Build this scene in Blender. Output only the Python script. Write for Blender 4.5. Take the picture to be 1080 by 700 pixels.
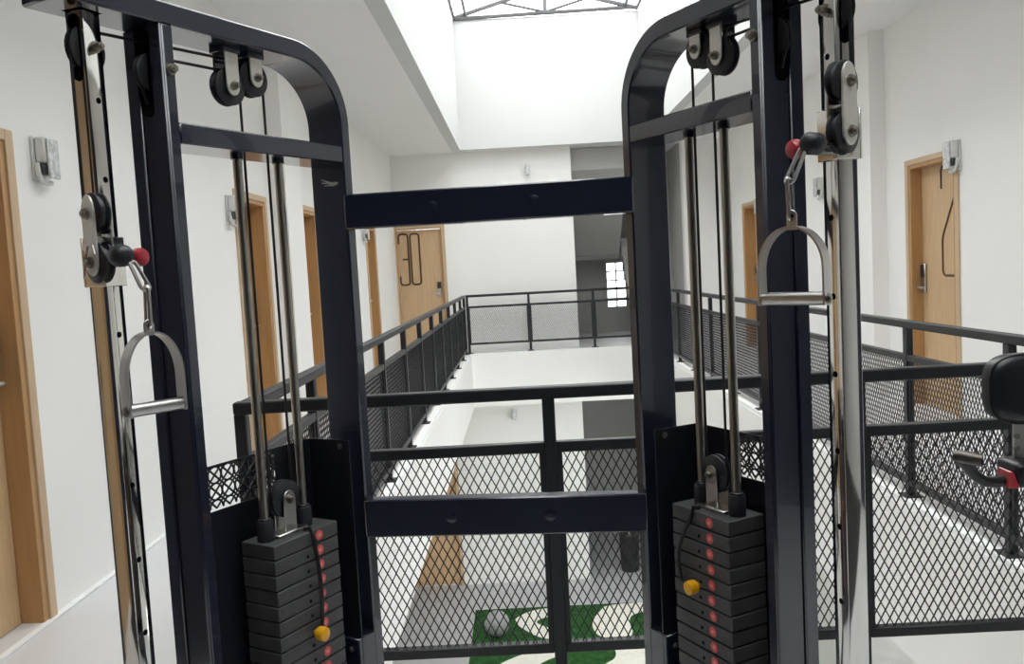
import bpy, bmesh, math, random
from mathutils import Vector, Matrix

random.seed(7)
for o in list(bpy.data.objects):
    bpy.data.objects.remove(o)
SC = bpy.context.scene
COL = SC.collection
R = math.radians

# ------------------------------------------------------------------ camera
F_PX, EYE = 900.0, 1.40
ROLL, PITCH, YAW = R(3.09), -math.atan(66.6 / F_PX), math.atan(11.6 / F_PX)
cam_d = bpy.data.cameras.new('camera')
cam_d.sensor_fit = 'HORIZONTAL'
cam_d.sensor_width = 36.0
cam_d.lens = 36.0 * F_PX / 1080.0
cam_d.clip_start = 0.02
cam = bpy.data.objects.new('camera', cam_d)
COL.objects.link(cam)
fwd = Vector((-math.sin(YAW) * math.cos(PITCH), math.cos(YAW) * math.cos(PITCH), math.sin(PITCH)))
r0 = Vector((math.cos(YAW), math.sin(YAW), 0))
u0 = r0.cross(fwd)
rt = r0 * math.cos(ROLL) - u0 * math.sin(ROLL)
up = rt.cross(fwd)
m = Matrix((rt, up, -fwd)).transposed().to_4x4()
m.translation = (0, 0, EYE)
cam.matrix_world = m
SC.camera = cam

# ------------------------------------------------------------------ world and light
w = bpy.data.worlds.new('overcast_sky')
SC.world = w
w.use_nodes = True
bg = w.node_tree.nodes['Background']
bg.inputs[0].default_value = (1.0, 0.99, 0.965, 1)
bg.inputs[1].default_value = 6.2
SC.view_settings.view_transform = 'Standard'
SC.view_settings.look = 'None'
SC.view_settings.gamma = 1.0
SC.view_settings.use_curve_mapping = False
SC.view_settings.exposure = 0.0
SC.cycles.use_denoising = True
SC.cycles.max_bounces = 14
SC.cycles.diffuse_bounces = 8
SC.cycles.glossy_bounces = 6
SC.cycles.transparent_max_bounces = 24
SC.cycles.caustics_reflective = False
SC.cycles.caustics_refractive = False


def portal(name, loc, rot, sx, sy):
    d = bpy.data.lights.new(name, 'AREA')
    d.shape = 'RECTANGLE'
    d.size, d.size_y = sx, sy
    d.cycles.is_portal = True
    o = bpy.data.objects.new(name, d)
    COL.objects.link(o)
    o.location, o.rotation_euler = loc, rot


portal('skylight_portal', (0.63, 6.65, 5.45), (0, 0, 0), 3.02, 15.3)
portal('lower_rear_portal', (0.675, -3.62, -2.45), (R(90), 0, 0), 4.6, 2.6)
portal('lower_right_portal', (3.47, 9.5, -1.62), (0, R(90), 0), 1.15, 8.0)


# ------------------------------------------------------------------ materials
def new_mat(name):
    mt = bpy.data.materials.new(name)
    mt.use_nodes = True
    nt = mt.node_tree
    return mt, nt, nt.nodes['Principled BSDF']


def mat(name, col, rough=0.5, metal=0.0, var=0.06, scale=8.0, stretch=(1, 1, 1), bump=0.0, bscale=60.0, coat=0.0, spec=0.5,
        var_rough=0.0):
    """Principled material: base colour broken up by noise, optional fine bump."""
    mt, nt, b = new_mat(name)
    N, L = nt.nodes, nt.links
    tc = N.new('ShaderNodeTexCoord')
    mp = N.new('ShaderNodeMapping')
    mp.inputs['Scale'].default_value = stretch
    L.new(tc.outputs['Object'], mp.inputs[0])
    nz = N.new('ShaderNodeTexNoise')
    nz.inputs['Scale'].default_value = scale
    nz.inputs['Detail'].default_value = 4
    L.new(mp.outputs[0], nz.inputs['Vector'])
    rp = N.new('ShaderNodeValToRGB')
    a = [max(0, c * (1 - var)) for c in col]
    d = [min(1, c * (1 + var)) for c in col]
    rp.color_ramp.elements[0].position, rp.color_ramp.elements[1].position = 0.3, 0.7
    rp.color_ramp.elements[0].color = (*a, 1)
    rp.color_ramp.elements[1].color = (*d, 1)
    L.new(nz.outputs['Fac'], rp.inputs[0])
    L.new(rp.outputs[0], b.inputs['Base Color'])
    b.inputs['Roughness'].default_value = rough
    b.inputs['Metallic'].default_value = metal
    b.inputs['Coat Weight'].default_value = coat
    b.inputs['Specular IOR Level'].default_value = spec
    if var_rough:
        mr = N.new('ShaderNodeMapRange')
        mr.inputs['To Min'].default_value = rough - var_rough
        mr.inputs['To Max'].default_value = rough + var_rough
        L.new(nz.outputs['Fac'], mr.inputs[0])
        L.new(mr.outputs[0], b.inputs['Roughness'])
    if bump:
        n2 = N.new('ShaderNodeTexNoise')
        n2.inputs['Scale'].default_value = bscale
        L.new(mp.outputs[0], n2.inputs['Vector'])
        bp = N.new('ShaderNodeBump')
        bp.inputs['Strength'].default_value = bump
        bp.inputs['Distance'].default_value = 0.004
        L.new(n2.outputs['Fac'], bp.inputs['Height'])
        L.new(bp.outputs[0], b.inputs['Normal'])
    return mt


WALL = mat('white_wall_paint', (0.88, 0.87, 0.85), 0.75, var=0.015, scale=1.3, bump=0.08, bscale=90, spec=0.2)
REFLECTION_DARK = mat('reflection_darkening_navy', (0.030, 0.034, 0.055), 0.7, var=0.05, scale=2)  # dark navy put on unseen walls to darken the machine's reflections
MATTING = mat('black_rubber_tiles', (0.03, 0.03, 0.032), 0.8, var=0.2, scale=40)
SHAFT_DIMMED = mat('dimmed_white_shaft_paint', (0.64, 0.64, 0.635), 0.8, var=0.012, scale=1.1, bump=0.05, bscale=70, spec=0.2)  # white paint greyed to offset the strong light in the shaft
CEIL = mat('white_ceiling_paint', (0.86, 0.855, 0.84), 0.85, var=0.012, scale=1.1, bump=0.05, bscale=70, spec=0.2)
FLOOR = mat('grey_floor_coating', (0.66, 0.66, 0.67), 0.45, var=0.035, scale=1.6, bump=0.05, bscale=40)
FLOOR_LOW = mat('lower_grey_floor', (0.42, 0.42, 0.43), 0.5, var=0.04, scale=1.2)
KERB = mat('white_kerb_paint', (0.86, 0.86, 0.85), 0.6, var=0.02, scale=3)
WOOD = mat('oak_door_veneer', (0.60, 0.41, 0.235), 0.45, var=0.10, scale=5, stretch=(9, 9, 0.7), bump=0.05, bscale=30)
WOOD_FRAME = mat('oak_frame_veneer', (0.46, 0.265, 0.115), 0.45, var=0.10, scale=5, stretch=(9, 9, 0.6), bump=0.05, bscale=30)
WOOD_EDGE = mat('pale_oak_architrave', (0.58, 0.42, 0.27), 0.5, var=0.06, scale=5, stretch=(9, 9, 0.6))
GROOVE = mat('dark_number_outline', (0.07, 0.035, 0.015), 0.6, var=0.1)
RAIL = mat('charcoal_powder_coat', (0.011, 0.012, 0.015), 0.42, var=0.15, scale=20, spec=0.5)
BLACK = mat('black_gloss_paint', (0.014, 0.017, 0.034), 0.22, var=0.12, scale=10, coat=0.6, spec=0.75, bump=0.01, bscale=25)
SHROUD = mat('black_satin_sheet', (0.008, 0.009, 0.014), 0.42, var=0.1, scale=12)
PLATE = mat('black_weight_plate', (0.062, 0.062, 0.064), 0.5, var=0.18, scale=25, bump=0.1, bscale=120)
RUBBER = mat('black_rubber', (0.016, 0.017, 0.023), 0.42, var=0.12, scale=30)
CHROME = mat('polished_chrome_tube', (0.72, 0.71, 0.67), 0.08, metal=1.0, var=0.06, scale=14, stretch=(3, 3, 0.5), bump=0.012, bscale=14,
             var_rough=0.03)
STEEL = mat('brushed_steel', (0.55, 0.54, 0.52), 0.30, metal=1.0, var=0.06, scale=40, stretch=(1, 1, 0.2), bump=0.06, bscale=150)
ROD = mat('ground_steel_rod', (0.45, 0.43, 0.38), 0.28, metal=1.0, var=0.05, scale=25)
ZINC = mat('pale_zinc_plate', (0.80, 0.78, 0.71), 0.36, metal=0.5, var=0.05, scale=25)
BOLT = mat('dull_bolt_steel', (0.33, 0.31, 0.27), 0.35, metal=1.0, var=0.12, scale=60)
CABLE = mat('black_coated_cable', (0.010, 0.010, 0.012), 0.4, var=0.1)
HOLE = mat('dark_hole', (0.004, 0.004, 0.005), 0.9, var=0.05, spec=0.05)
RED = mat('red_plastic', (0.42, 0.03, 0.04), 0.3, var=0.1, scale=30, coat=0.3)
RED_DISC = mat('red_number_sticker', (0.72, 0.10, 0.095), 0.45, var=0.12, scale=90)
PALE_DISC = mat('pale_sticker_centre', (0.78, 0.33, 0.30), 0.45, var=0.12, scale=90)
YELLOW = mat('yellow_plastic_knob', (0.85, 0.42, 0.01), 0.3, var=0.08, scale=40, coat=0.3)
PVC = mat('pale_grey_plastic', (0.66, 0.66, 0.63), 0.4, var=0.03, scale=20)
PVC_DARK = mat('dark_grey_plastic', (0.10, 0.10, 0.10), 0.4, var=0.1, scale=50)
CLEAR = mat('milky_clear_cover', (0.62, 0.63, 0.63), 0.18, var=0.32, scale=38)
LOCK = mat('dark_lock_metal', (0.09, 0.08, 0.07), 0.3, metal=0.7, var=0.1, scale=30)
VINYL = mat('black_vinyl', (0.008, 0.009, 0.012), 0.36, var=0.1, scale=50, bump=0.05, bscale=200)
TURF = mat('artificial_turf', (0.022, 0.078, 0.020), 0.9, var=0.45, scale=14, bump=0.6, bscale=160, spec=0.1)
TURF_WHITE = mat('cream_turf', (0.72, 0.70, 0.63), 0.9, var=0.06, scale=14, bump=0.4, bscale=160, spec=0.1)
STONE = mat('pale_grey_ball_finish', (0.30, 0.30, 0.30), 0.55, var=0.10, scale=6)
BIN = mat('black_bin_metal', (0.018, 0.018, 0.020), 0.45, var=0.1, scale=20)
STAIR = mat('grey_stair_concrete', (0.34, 0.335, 0.32), 0.7, var=0.05, scale=4)
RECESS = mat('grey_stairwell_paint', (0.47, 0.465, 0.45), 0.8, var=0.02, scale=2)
TRUSS = mat('grey_truss_steel', (0.10, 0.10, 0.105), 0.45, var=0.1, scale=15)


def glass(name, clear, tint):
    mt, nt, b = new_mat(name)
    N, L = nt.nodes, nt.links
    N.remove(b)
    out = N['Material Output']
    tr = N.new('ShaderNodeBsdfTransparent')
    tr.inputs[0].default_value = (*tint, 1)
    tl = N.new('ShaderNodeBsdfTranslucent')
    tl.inputs[0].default_value = (*tint, 1)
    nz = N.new('ShaderNodeTexNoise')
    nz.inputs['Scale'].default_value = 2.0
    mr = N.new('ShaderNodeMapRange')
    mr.inputs['To Min'].default_value = 1 - clear - 0.04
    mr.inputs['To Max'].default_value = 1 - clear + 0.04
    L.new(nz.outputs['Fac'], mr.inputs[0])
    mx = N.new('ShaderNodeMixShader')
    L.new(mr.outputs[0], mx.inputs[0])
    L.new(tr.outputs[0], mx.inputs[1])
    L.new(tl.outputs[0], mx.inputs[2])
    gl = N.new('ShaderNodeBsdfGlossy')
    gl.inputs['Roughness'].default_value = 0.1
    m2 = N.new('ShaderNodeMixShader')
    m2.inputs[0].default_value = 0.04
    L.new(mx.outputs[0], m2.inputs[1])
    L.new(gl.outputs[0], m2.inputs[2])
    L.new(m2.outputs[0], out.inputs[0])
    return mt


ROOF_GLASS = glass('clear_roof_glazing', 0.88, (0.95, 0.97, 0.98))
BLOCK_GLASS = glass('glass_block', 0.45, (0.93, 0.96, 0.96))


# ------------------------------------------------------------------ geometry helpers
class MB:
    """collects shapes (world coordinates) for ONE mesh object"""

    def __init__(s):
        s.bm = bmesh.new()

    def _xf(s, verts, mtx):
        for v in verts:
            v.co = mtx @ v.co

    def box(s, c, size, bev=0.0, mtx=None, seg=1):
        t = bmesh.new()
        bmesh.ops.create_cube(t, size=1.0)
        for v in t.verts:
            v.co = Vector((v.co.x * size[0], v.co.y * size[1], v.co.z * size[2]))
        if bev:
            bmesh.ops.bevel(t, geom=list(t.edges), offset=bev, segments=seg, affect='EDGES', profile=0.5)
        for v in t.verts:
            v.co = v.co + Vector(c)
            if mtx:
                v.co = mtx @ v.co
        s._join(t)
        return s

    def span(s, a, b, bev=0.0, mtx=None, seg=1):
        a, b = Vector(a), Vector(b)
        return s.box((a + b) / 2, [abs(x) for x in (b - a)], bev, mtx, seg)

    def _join(s, t):
        t.normal_update()
        bmesh.ops.recalc_face_normals(t, faces=t.faces)
        mp = {}
        for v in t.verts:
            mp[v] = s.bm.verts.new(v.co)
        for f in t.faces:
            try:
                s.bm.faces.new([mp[v] for v in f.verts])
            except ValueError:
                pass
        t.free()

    def cyl(s, a, b, r, seg=16, r2=None, cap=True):
        a, b = Vector(a), Vector(b)
        t = bmesh.new()
        ax = (b - a)
        q = ax.to_track_quat('Z', 'Y').to_matrix().to_4x4()
        q.translation = (a + b) / 2
        bmesh.ops.create_cone(t, cap_ends=cap, segments=seg, radius1=r, radius2=r if r2 is None else r2, depth=ax.length, matrix=q)
        s._join(t)
        return s

    def lathe(s, a, axis, prof, seg=20):
        """prof: list of (distance along axis, radius)"""
        a, ax = Vector(a), Vector(axis).normalized()
        e1 = ax.orthogonal().normalized()
        e2 = ax.cross(e1)
        t = bmesh.new()
        rings = []
        for (h, r) in prof:
            if r < 1e-6:
                rings.append([t.verts.new(a + ax * h)])
            else:
                rings.append([t.verts.new(a + ax * h + (e1 * math.cos(2 * math.pi * k / seg) + e2 * math.sin(2 * math.pi * k / seg)) * r)
                              for k in range(seg)])
        for p, q in zip(rings, rings[1:]):
            for k in range(seg):
                k2 = (k + 1) % seg
                if len(p) == 1 and len(q) == 1:
                    continue
                if len(p) == 1:
                    t.faces.new((p[0], q[k], q[k2]))
                elif len(q) == 1:
                    t.faces.new((p[k], p[k2], q[0]))
                else:
                    t.faces.new((p[k], p[k2], q[k2], q[k]))
        for e in (rings[0], rings[-1]):
            if len(e) > 2:
                t.faces.new(e)
        s._join(t)
        return s

    def tube(s, pts, r, seg=8, closed=False, flat=None):
        """round tube along a polyline; flat=(vector, half_width, half_thickness) sweeps a flat strap instead"""
        pts = [Vector(p) for p in pts]
        n = len(pts)
        t = bmesh.new()
        rings = []
        prev = None
        for i, p in enumerate(pts):
            if closed:
                tg = (pts[(i + 1) % n] - pts[i - 1]).normalized()
            else:
                tg = (pts[min(i + 1, n - 1)] - pts[max(i - 1, 0)]).normalized()
            if flat:
                e1 = Vector(flat[0]).normalized()
                e2 = tg.cross(e1).normalized()
                hw, ht = flat[1], flat[2]
                ring = [p + e1 * a * hw + e2 * b * ht for a, b in ((-1, -1), (1, -1), (1, 1), (-1, 1))]
            else:
                if prev is None:
                    e1 = tg.orthogonal().normalized()
                else:
                    e1 = (prev - tg * prev.dot(tg)).normalized()
                prev = e1
                e2 = tg.cross(e1)
                rr = r[i] if isinstance(r, (list, tuple)) else r
                ring = [p + (e1 * math.cos(2 * math.pi * k / seg) + e2 * math.sin(2 * math.pi * k / seg)) * rr for k in range(seg)]
            rings.append([t.verts.new(c) for c in ring])
        m_ = len(rings[0])
        for i in range(n if closed else n - 1):
            p, q = rings[i], rings[(i + 1) % n]
            for k in range(m_):
                k2 = (k + 1) % m_
                t.faces.new((p[k], p[k2], q[k2], q[k]))
        if not closed:
            t.faces.new(rings[0])
            t.faces.new(rings[-1])
        s._join(t)
        return s

    def prism(s, poly, o, ex, ey, ez, depth, bev=0.0, ang=40, seg=1):
        """2-D outline in (ex, ey) at o, extruded symmetrically along ez"""
        o, ex, ey, ez = Vector(o), Vector(ex), Vector(ey), Vector(ez)
        t = bmesh.new()
        A = [t.verts.new(o + ex * x + ey * y - ez * depth / 2) for x, y in poly]
        B = [t.verts.new(o + ex * x + ey * y + ez * depth / 2) for x, y in poly]
        t.faces.new(A)
        t.faces.new(B[::-1])
        n = len(poly)
        for i in range(n):
            t.faces.new((A[i], A[(i + 1) % n], B[(i + 1) % n], B[i]))
        bmesh.ops.recalc_face_normals(t, faces=t.faces)
        if bev:
            t.normal_update()
            es = [e for e in t.edges if len(e.link_faces) == 2 and e.calc_face_angle(0) > R(ang)]
            bmesh.ops.bevel(t, geom=es, offset=bev, segments=seg, affect='EDGES', profile=0.5)
        s._join(t)
        return s

    def mesh(s, name, material, off=(0, 0, 0), smooth=True):
        me = bpy.data.meshes.new(name)
        off = Vector(off)
        for v in s.bm.verts:
            v.co -= off
        s.bm.to_mesh(me)
        s.bm.free()
        me.materials.append(material)
        if smooth:
            me.shade_smooth()
            me.set_sharp_from_angle(angle=R(38))
        return me

    def build(s, name, material, parent=None, at=None, smooth=True, **props):
        """at = world position of the object's origin; parents never rotate, so locals are plain differences"""
        pw = WORLD.get(parent.name, Vector()) if parent else Vector()
        at = Vector(at) if at is not None else pw
        o = bpy.data.objects.new(name, s.mesh(name, material, at, smooth))
        COL.objects.link(o)
        if parent:
            o.parent = parent
        o.location = at - pw
        WORLD[o.name] = at
        for k, v in props.items():
            o[k] = v
        return o


WORLD = {}


def thing(name, label, cat, loc, group=None, kind=None):
    o = bpy.data.objects.new(name, None)
    o.empty_display_size = 0.1
    COL.objects.link(o)
    o.location = loc
    WORLD[o.name] = Vector(loc)
    o['label'], o['category'] = label, cat
    if group:
        o['group'] = group
    if kind:
        o['kind'] = kind
    return o


def struct(mb, name, material, label=None, cat=None, **kw):
    o = mb.build(name, material, **kw)
    o['kind'] = 'structure'
    if label:
        o['label'], o['category'] = label, cat
    return o


def place(me, name, parent, at, rotz=0.0):
    """another part sharing mesh data"""
    o = bpy.data.objects.new(name, me)
    COL.objects.link(o)
    pw = WORLD.get(parent.name, Vector())
    o.parent = parent
    o.location = Vector(at) - pw
    o.rotation_euler = (0, 0, rotz)
    WORLD[o.name] = Vector(at)
    return o


def arc(cx, cy, rx, ry, a0, a1, n):
    return [(cx + rx * math.cos(R(a0 + (a1 - a0) * i / n)), cy + ry * math.sin(R(a0 + (a1 - a0) * i / n))) for i in range(n + 1)]


# ------------------------------------------------------------------ setting: dimensions
XL, XR = -2.10, 3.45          # corridor walls
YF, YB = 14.60, -3.60         # far wall, rear wall
ZC, ZLOW, ZSOF = 3.40, -4.08, -0.88
VL, VR, VN, VF = -0.88, 2.06, 2.68, 14.22   # void edges in the slab
SL, SR, SN, SF, ZS = -0.88, 2.15, -1.00, 14.30, 5.49   # light shaft


def ring(x0, x1, y0, y1, hx0, hx1, hy0, hy1, z0, z1):
    b = MB()
    b.span((x0, y0, z0), (x1, hy0, z1))
    b.span((x0, hy1, z0), (x1, y1, z1))
    b.span((x0, hy0, z0), (hx0, hy1, z1))
    b.span((hx1, hy0, z0), (x1, hy1, z1))
    return b


struct(ring(XL - .2, XR + .2, YB - .2, 17.7, VL - .10, VR + .10, VN - .10, VF + .10, -0.02, 0.0), 'floor', FLOOR,
       'smooth light grey upper floor running around the open void', 'floor')
struct(ring(XL - .2, XR + .2, YB - .2, 17.7, VL, VR, VN, VF, ZSOF, -0.02), 'floor_slab', WALL,
       'thick white painted slab edge facing into the void', 'slab')
struct(ring(VL - .10, VR + .10, VN - .10, VF + .10, VL - .004, VR + .004, VN - .004, VF + .004, -0.02, 0.012), 'trim_1', KERB,
       'white kerb strip edging the void under the railings', 'kerb')
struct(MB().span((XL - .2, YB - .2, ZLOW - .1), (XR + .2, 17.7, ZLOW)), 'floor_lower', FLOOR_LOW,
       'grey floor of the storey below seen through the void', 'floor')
struct(ring(XL - .2, XR + .2, YB - .2, 17.7, SL - .15, SR + .15, SN - .15, SF + .15, ZC, ZC + .25), 'ceiling', CEIL,
       'flat white ceiling around the rectangular skylight opening', 'ceiling')
struct(MB().span((SL - .15, SN - .15, ZC), (SL, SF + .15, ZS)), 'wall_shaft_left', SHAFT_DIMMED, 'left white wall of the tall skylight shaft', 'wall')
struct(MB().span((SR, SN - .15, ZC), (SR + .15, SF + .15, ZS)), 'wall_shaft_right', SHAFT_DIMMED, 'right white wall of the tall skylight shaft', 'wall')
struct(MB().span((SL, SF, ZC), (SR, SF + .15, ZS)), 'wall_shaft_far', SHAFT_DIMMED, 'far white wall of the tall skylight shaft facing the viewer', 'wall')
struct(MB().span((SL, SN - .15, ZC), (SR, SN, ZS)), 'wall_shaft_near', SHAFT_DIMMED, 'near white wall of the skylight shaft', 'wall')

# doors (opening along the wall, height of the opening)
LD = [(0.45, 1.38, 2.70), (2.62, 3.55, 2.05), (6.42, 7.14, 2.07), (8.38, 8.93, 2.10), (11.82, 12.55, 2.10)]
RD = [(6.78, 7.60, 2.12), (12.30, 13.12, 2.16)]
FD = (-2.09, -1.29, 2.18)
FDL = (-2.07, -1.30, ZLOW + 2.20)


def long_wall(x0, x1, doors, win=None):
    b = MB()
    y = YB - .2
    if win:
        b.span((x0, y, ZLOW), (x1, win[0], ZSOF)).span((x0, win[0], ZLOW), (x1, win[1], win[2])).span((x0, win[0], win[3]), (x1, win[1], ZSOF))
        b.span((x0, win[1], ZLOW), (x1, 17.7, ZSOF))
    for a, c, h in doors:
        b.span((x0, y, 0), (x1, a, ZC))
        b.span((x0, a, h), (x1, c, ZC))
        y = c
    b.span((x0, y, 0), (x1, 17.7, ZC))
    if not win:
        b.span((x0, YB - .2, ZLOW), (x1, 17.7, ZSOF))
    return b


LW = (5.5, 13.5, -2.20, -1.05)  # opening of the invented strip window, hidden from view, for fill light
struct(long_wall(XL - .3, XL, LD), 'wall_left', WALL, 'long white wall on the left with oak doors', 'wall')
struct(long_wall(XR, XR + .3, RD, LW), 'wall_right', WALL, 'long white wall on the right with oak doors', 'wall')
RX0, RX1 = 0.955, 2.83     # stairwell recess in the far wall
b = MB()
b.span((XL, YF, 0), (FD[0], YF + .2, ZC)).span((FD[1], YF, 0), (RX0, YF + .2, ZC)).span((FD[0], YF, FD[2]), (FD[1], YF + .2, ZC))
b.span((RX1, YF, 0), (XR, YF + .2, ZC))
b.span((XL, YF, ZLOW), (FDL[0], YF + .2, ZSOF)).span((FDL[1], YF, ZLOW), (RX0, YF + .2, ZSOF)).span((FDL[0], YF, FDL[2]), (FDL[1], YF + .2, ZSOF))
b.span((RX1, YF, ZLOW), (XR, YF + .2, ZSOF))
struct(b, 'wall_far', WALL, 'white end wall across the far walkway beside the stairwell', 'wall')
# stairwell
WX0, WX1, WZ0, WZ1 = 1.76, 2.16, 0.50, 1.42
b = MB()
b.span((RX0 - .2, 17.5, 0), (WX0, 17.7, ZC)).span((WX1, 17.5, 0), (RX1 + .2, 17.7, ZC))
b.span((WX0, 17.5, 0), (WX1, 17.7, WZ0)).span((WX0, 17.5, WZ1), (WX1, 17.7, ZC))
b.span((RX0 - .2, 17.5, ZLOW), (RX1 + .2, 17.7, ZSOF))
b.span((RX0 - .2, YF + .2, ZLOW), (RX0, 17.5, ZSOF)).span((RX0 - .2, YF + .2, 0), (RX0, 17.5, ZC))
b.span((RX1, YF + .2, ZLOW), (RX1 + .2, 17.5, ZSOF)).span((RX1, YF + .2, 0), (RX1 + .2, 17.5, ZC))
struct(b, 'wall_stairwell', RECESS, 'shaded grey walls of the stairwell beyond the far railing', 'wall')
# unseen rear wall, coloured dark so the machine reflects less light
b = MB()
b.span((XL, YB - .2, 0), (XR, YB, ZC))
struct(b, 'wall_back', REFLECTION_DARK, 'unseen rear wall behind the viewer, coloured dark navy to darken reflections', 'wall')
b = MB()
LR = (-1.6, 2.95, ZLOW + .3, ZLOW + 2.9)  # opening of the invented rear window that lights the lower storey
b.span((XL, YB - .2, ZLOW), (LR[0], YB, ZSOF)).span((LR[1], YB - .2, ZLOW), (XR, YB, ZSOF))
b.span((LR[0], YB - .2, ZLOW), (LR[1], YB, LR[2])).span((LR[0], YB - .2, LR[3]), (LR[1], YB, ZSOF))
struct(b, 'wall_back_lower', WALL, 'rear wall of the lower storey with a wide window added for light', 'wall')
struct(MB().span((XL + .02, YB, 0), (XR - .02, .75, .008)), 'floor_mat', MATTING, 'unseen black rubber flooring behind the viewer, added to darken reflections', 'floor')  # dark flooring added out of view to darken reflections
AY, AYR = 1.85, 1.75  # where the dark linings, added for the reflections, end
b = MB()
b.span((XL, YB, 0), (XL + .012, LD[0][0] - .045, ZC)).span((XL, LD[0][1] + .045, 0), (XL + .012, AY, ZC)).span((XL, LD[0][0] - .045, LD[0][2] + .045), (XL + .012, LD[0][1] + .045, ZC))
struct(b, 'wall_left_added_lining', REFLECTION_DARK, 'unseen dark navy lining added on the left wall to darken reflections', 'wall')
struct(MB().span((XR - .012, .75, 0), (XR, AYR, ZC)), 'wall_right_added_lining', REFLECTION_DARK, 'unseen dark navy lining added on the right wall to darken reflections', 'wall')
# pilasters
struct(MB().span((XL, 7.31, 0), (-1.95, 7.85, ZC)), 'trim_2', WALL, 'white pilaster on the left wall beyond its second door', 'pilaster')
struct(MB().span((3.305, 8.05, 0), (XR, 8.60, ZC)), 'trim_3', WALL, 'white pilaster on the right wall beyond the near right door', 'pilaster')


struct(MB().span((XL, AY, 0), (XL + .030, YF, .012), .003), 'baseboard_left', KERB, 'thin white strip along the foot of the left wall', 'skirting')
struct(MB().span((XR - .030, AY, 0), (XR, YF, .012), .003), 'baseboard_right', KERB, 'thin white strip along the foot of the right wall', 'skirting')
struct(MB().span((FD[1] + .08, YF - .030, 0), (RX0, YF, .012), .003), 'baseboard_far', KERB, 'thin white strip along the foot of the far wall', 'skirting')

# glass block window of the stairwell
wn = thing('window_1', 'bright glass block window in the grey stairwell wall', 'window', (1.96, 17.5, WZ0), kind='structure')
b = MB()
nx, nz = 2, 5
for i in range(nx + 1):
    x = WX0 + (WX1 - WX0) * i / nx
    b.span((x - .012, 17.50, WZ0), (x + .012, 17.60, WZ1))
for j in range(nz + 1):
    z = WZ0 + (WZ1 - WZ0) * j / nz
    b.span((WX0, 17.50, z - .012), (WX1, 17.60, z + .012))
b.build('mortar_grid', KERB, wn)
for i in range(nx):
    for j in range(nz):
        x0, x1 = WX0 + (WX1 - WX0) * i / nx + .012, WX0 + (WX1 - WX0) * (i + 1) / nx - .012
        z0, z1 = WZ0 + (WZ1 - WZ0) * j / nz + .012, WZ0 + (WZ1 - WZ0) * (j + 1) / nz - .012
        MB().span((x0, 17.53, z0), (x1, 17.58, z1), .006).build('glass_block', BLOCK_GLASS, wn)
# invented, unseen windows that bring fill light into the lower storey
def framed_window(name, label, o, ex, ey, wd, z0, z1, n):
    o, ex, ey = Vector(o), Vector(ex), Vector(ey)
    wn = thing(name, label, 'window', o + ex * wd / 2 + Vector((0, 0, z0)), kind='structure')

    def bx(b, u0, u1, v0, v1, za, zb):
        p, q = o + ex * u0 + ey * v0, o + ex * u1 + ey * v1
        return b.span((p.x, p.y, za), (q.x, q.y, zb))
    b = MB()
    for i in range(n + 1):
        u = wd * i / n
        bx(b, max(0, u - .03), min(wd, u + .03), .07, .13, z0, z1)
    bx(b, 0, wd, .07, .13, z0, z0 + .06)
    bx(b, 0, wd, .07, .13, z1 - .06, z1)
    b.build('window_frame', KERB, wn)
    for i in range(n):
        bx(MB(), wd * i / n + .03, wd * (i + 1) / n - .03, .097, .105, z0 + .06, z1 - .06).build('glass_pane', ROOF_GLASS, wn)


framed_window('added_window_3', 'wide framed window added unseen in the lower rear wall for fill light', (LR[0], YB, 0), (1, 0, 0), (0, -1, 0), LR[1] - LR[0], LR[2], LR[3], 4)
framed_window('added_window_4', 'high strip window added out of sight in the lower right wall for fill light', (XR, LW[1], 0), (0, -1, 0), (1, 0, 0), LW[1] - LW[0], LW[2], LW[3], 7)

# skylight
sk = thing('window_2', 'glazed gable skylight on grey steel trusses over the void', 'skylight', (.635, SF, ZS), kind='structure')
XM, ZR, BAY = 0.635, 5.93, 1.17
ys = [SF - .03 - BAY * i for i in range(14)]
for y in ys:
    b = MB()
    b.tube([(SL, y, ZS + .02), (SR, y, ZS + .05)], .032, 6)
    for sx in (SL, SR):
        b.tube([(sx, y, ZS + .03), (XM, y, ZR)], .036, 6)
    b.tube([(XM, y, ZS + .03), (XM, y, ZR)], .036, 6)
    for sx in (-1, 1):
        b.tube([(XM, y, ZS + .05), (XM + sx * .75, y, ZS + .245)], .022, 6)
    b.build('truss', TRUSS, sk)
for x in (SL + .02, SL + .21, XM, SR - .21, SR - .02):
    z = ZR - abs(x - XM) / (XM - SL) * (ZR - ZS) + .02
    MB().tube([(x, SN, z), (x, SF, z)], .026, 6).build('purlin', TRUSS, sk)
for y0, y1 in zip(ys[1:], ys):
    for sx in (SL - .05, SR + .05):
        t = MB()
        p = [Vector((sx, y0 + .01, ZS + .05)), Vector((sx, y1 - .01, ZS + .05)), Vector((XM, y1 - .01, ZR + .055)), Vector((XM, y0 + .01, ZR + .055))]
        tb = bmesh.new()
        lo = [tb.verts.new(q) for q in p]
        hi = [tb.verts.new(q + Vector((0, 0, .008))) for q in p]
        tb.faces.new(lo)
        tb.faces.new(hi[::-1])
        for i in range(4):
            tb.faces.new((lo[i], lo[(i + 1) % 4], hi[(i + 1) % 4], hi[i]))
        t._join(tb)
        t.build('roof_pane', ROOF_GLASS, sk, smooth=False)

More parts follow.
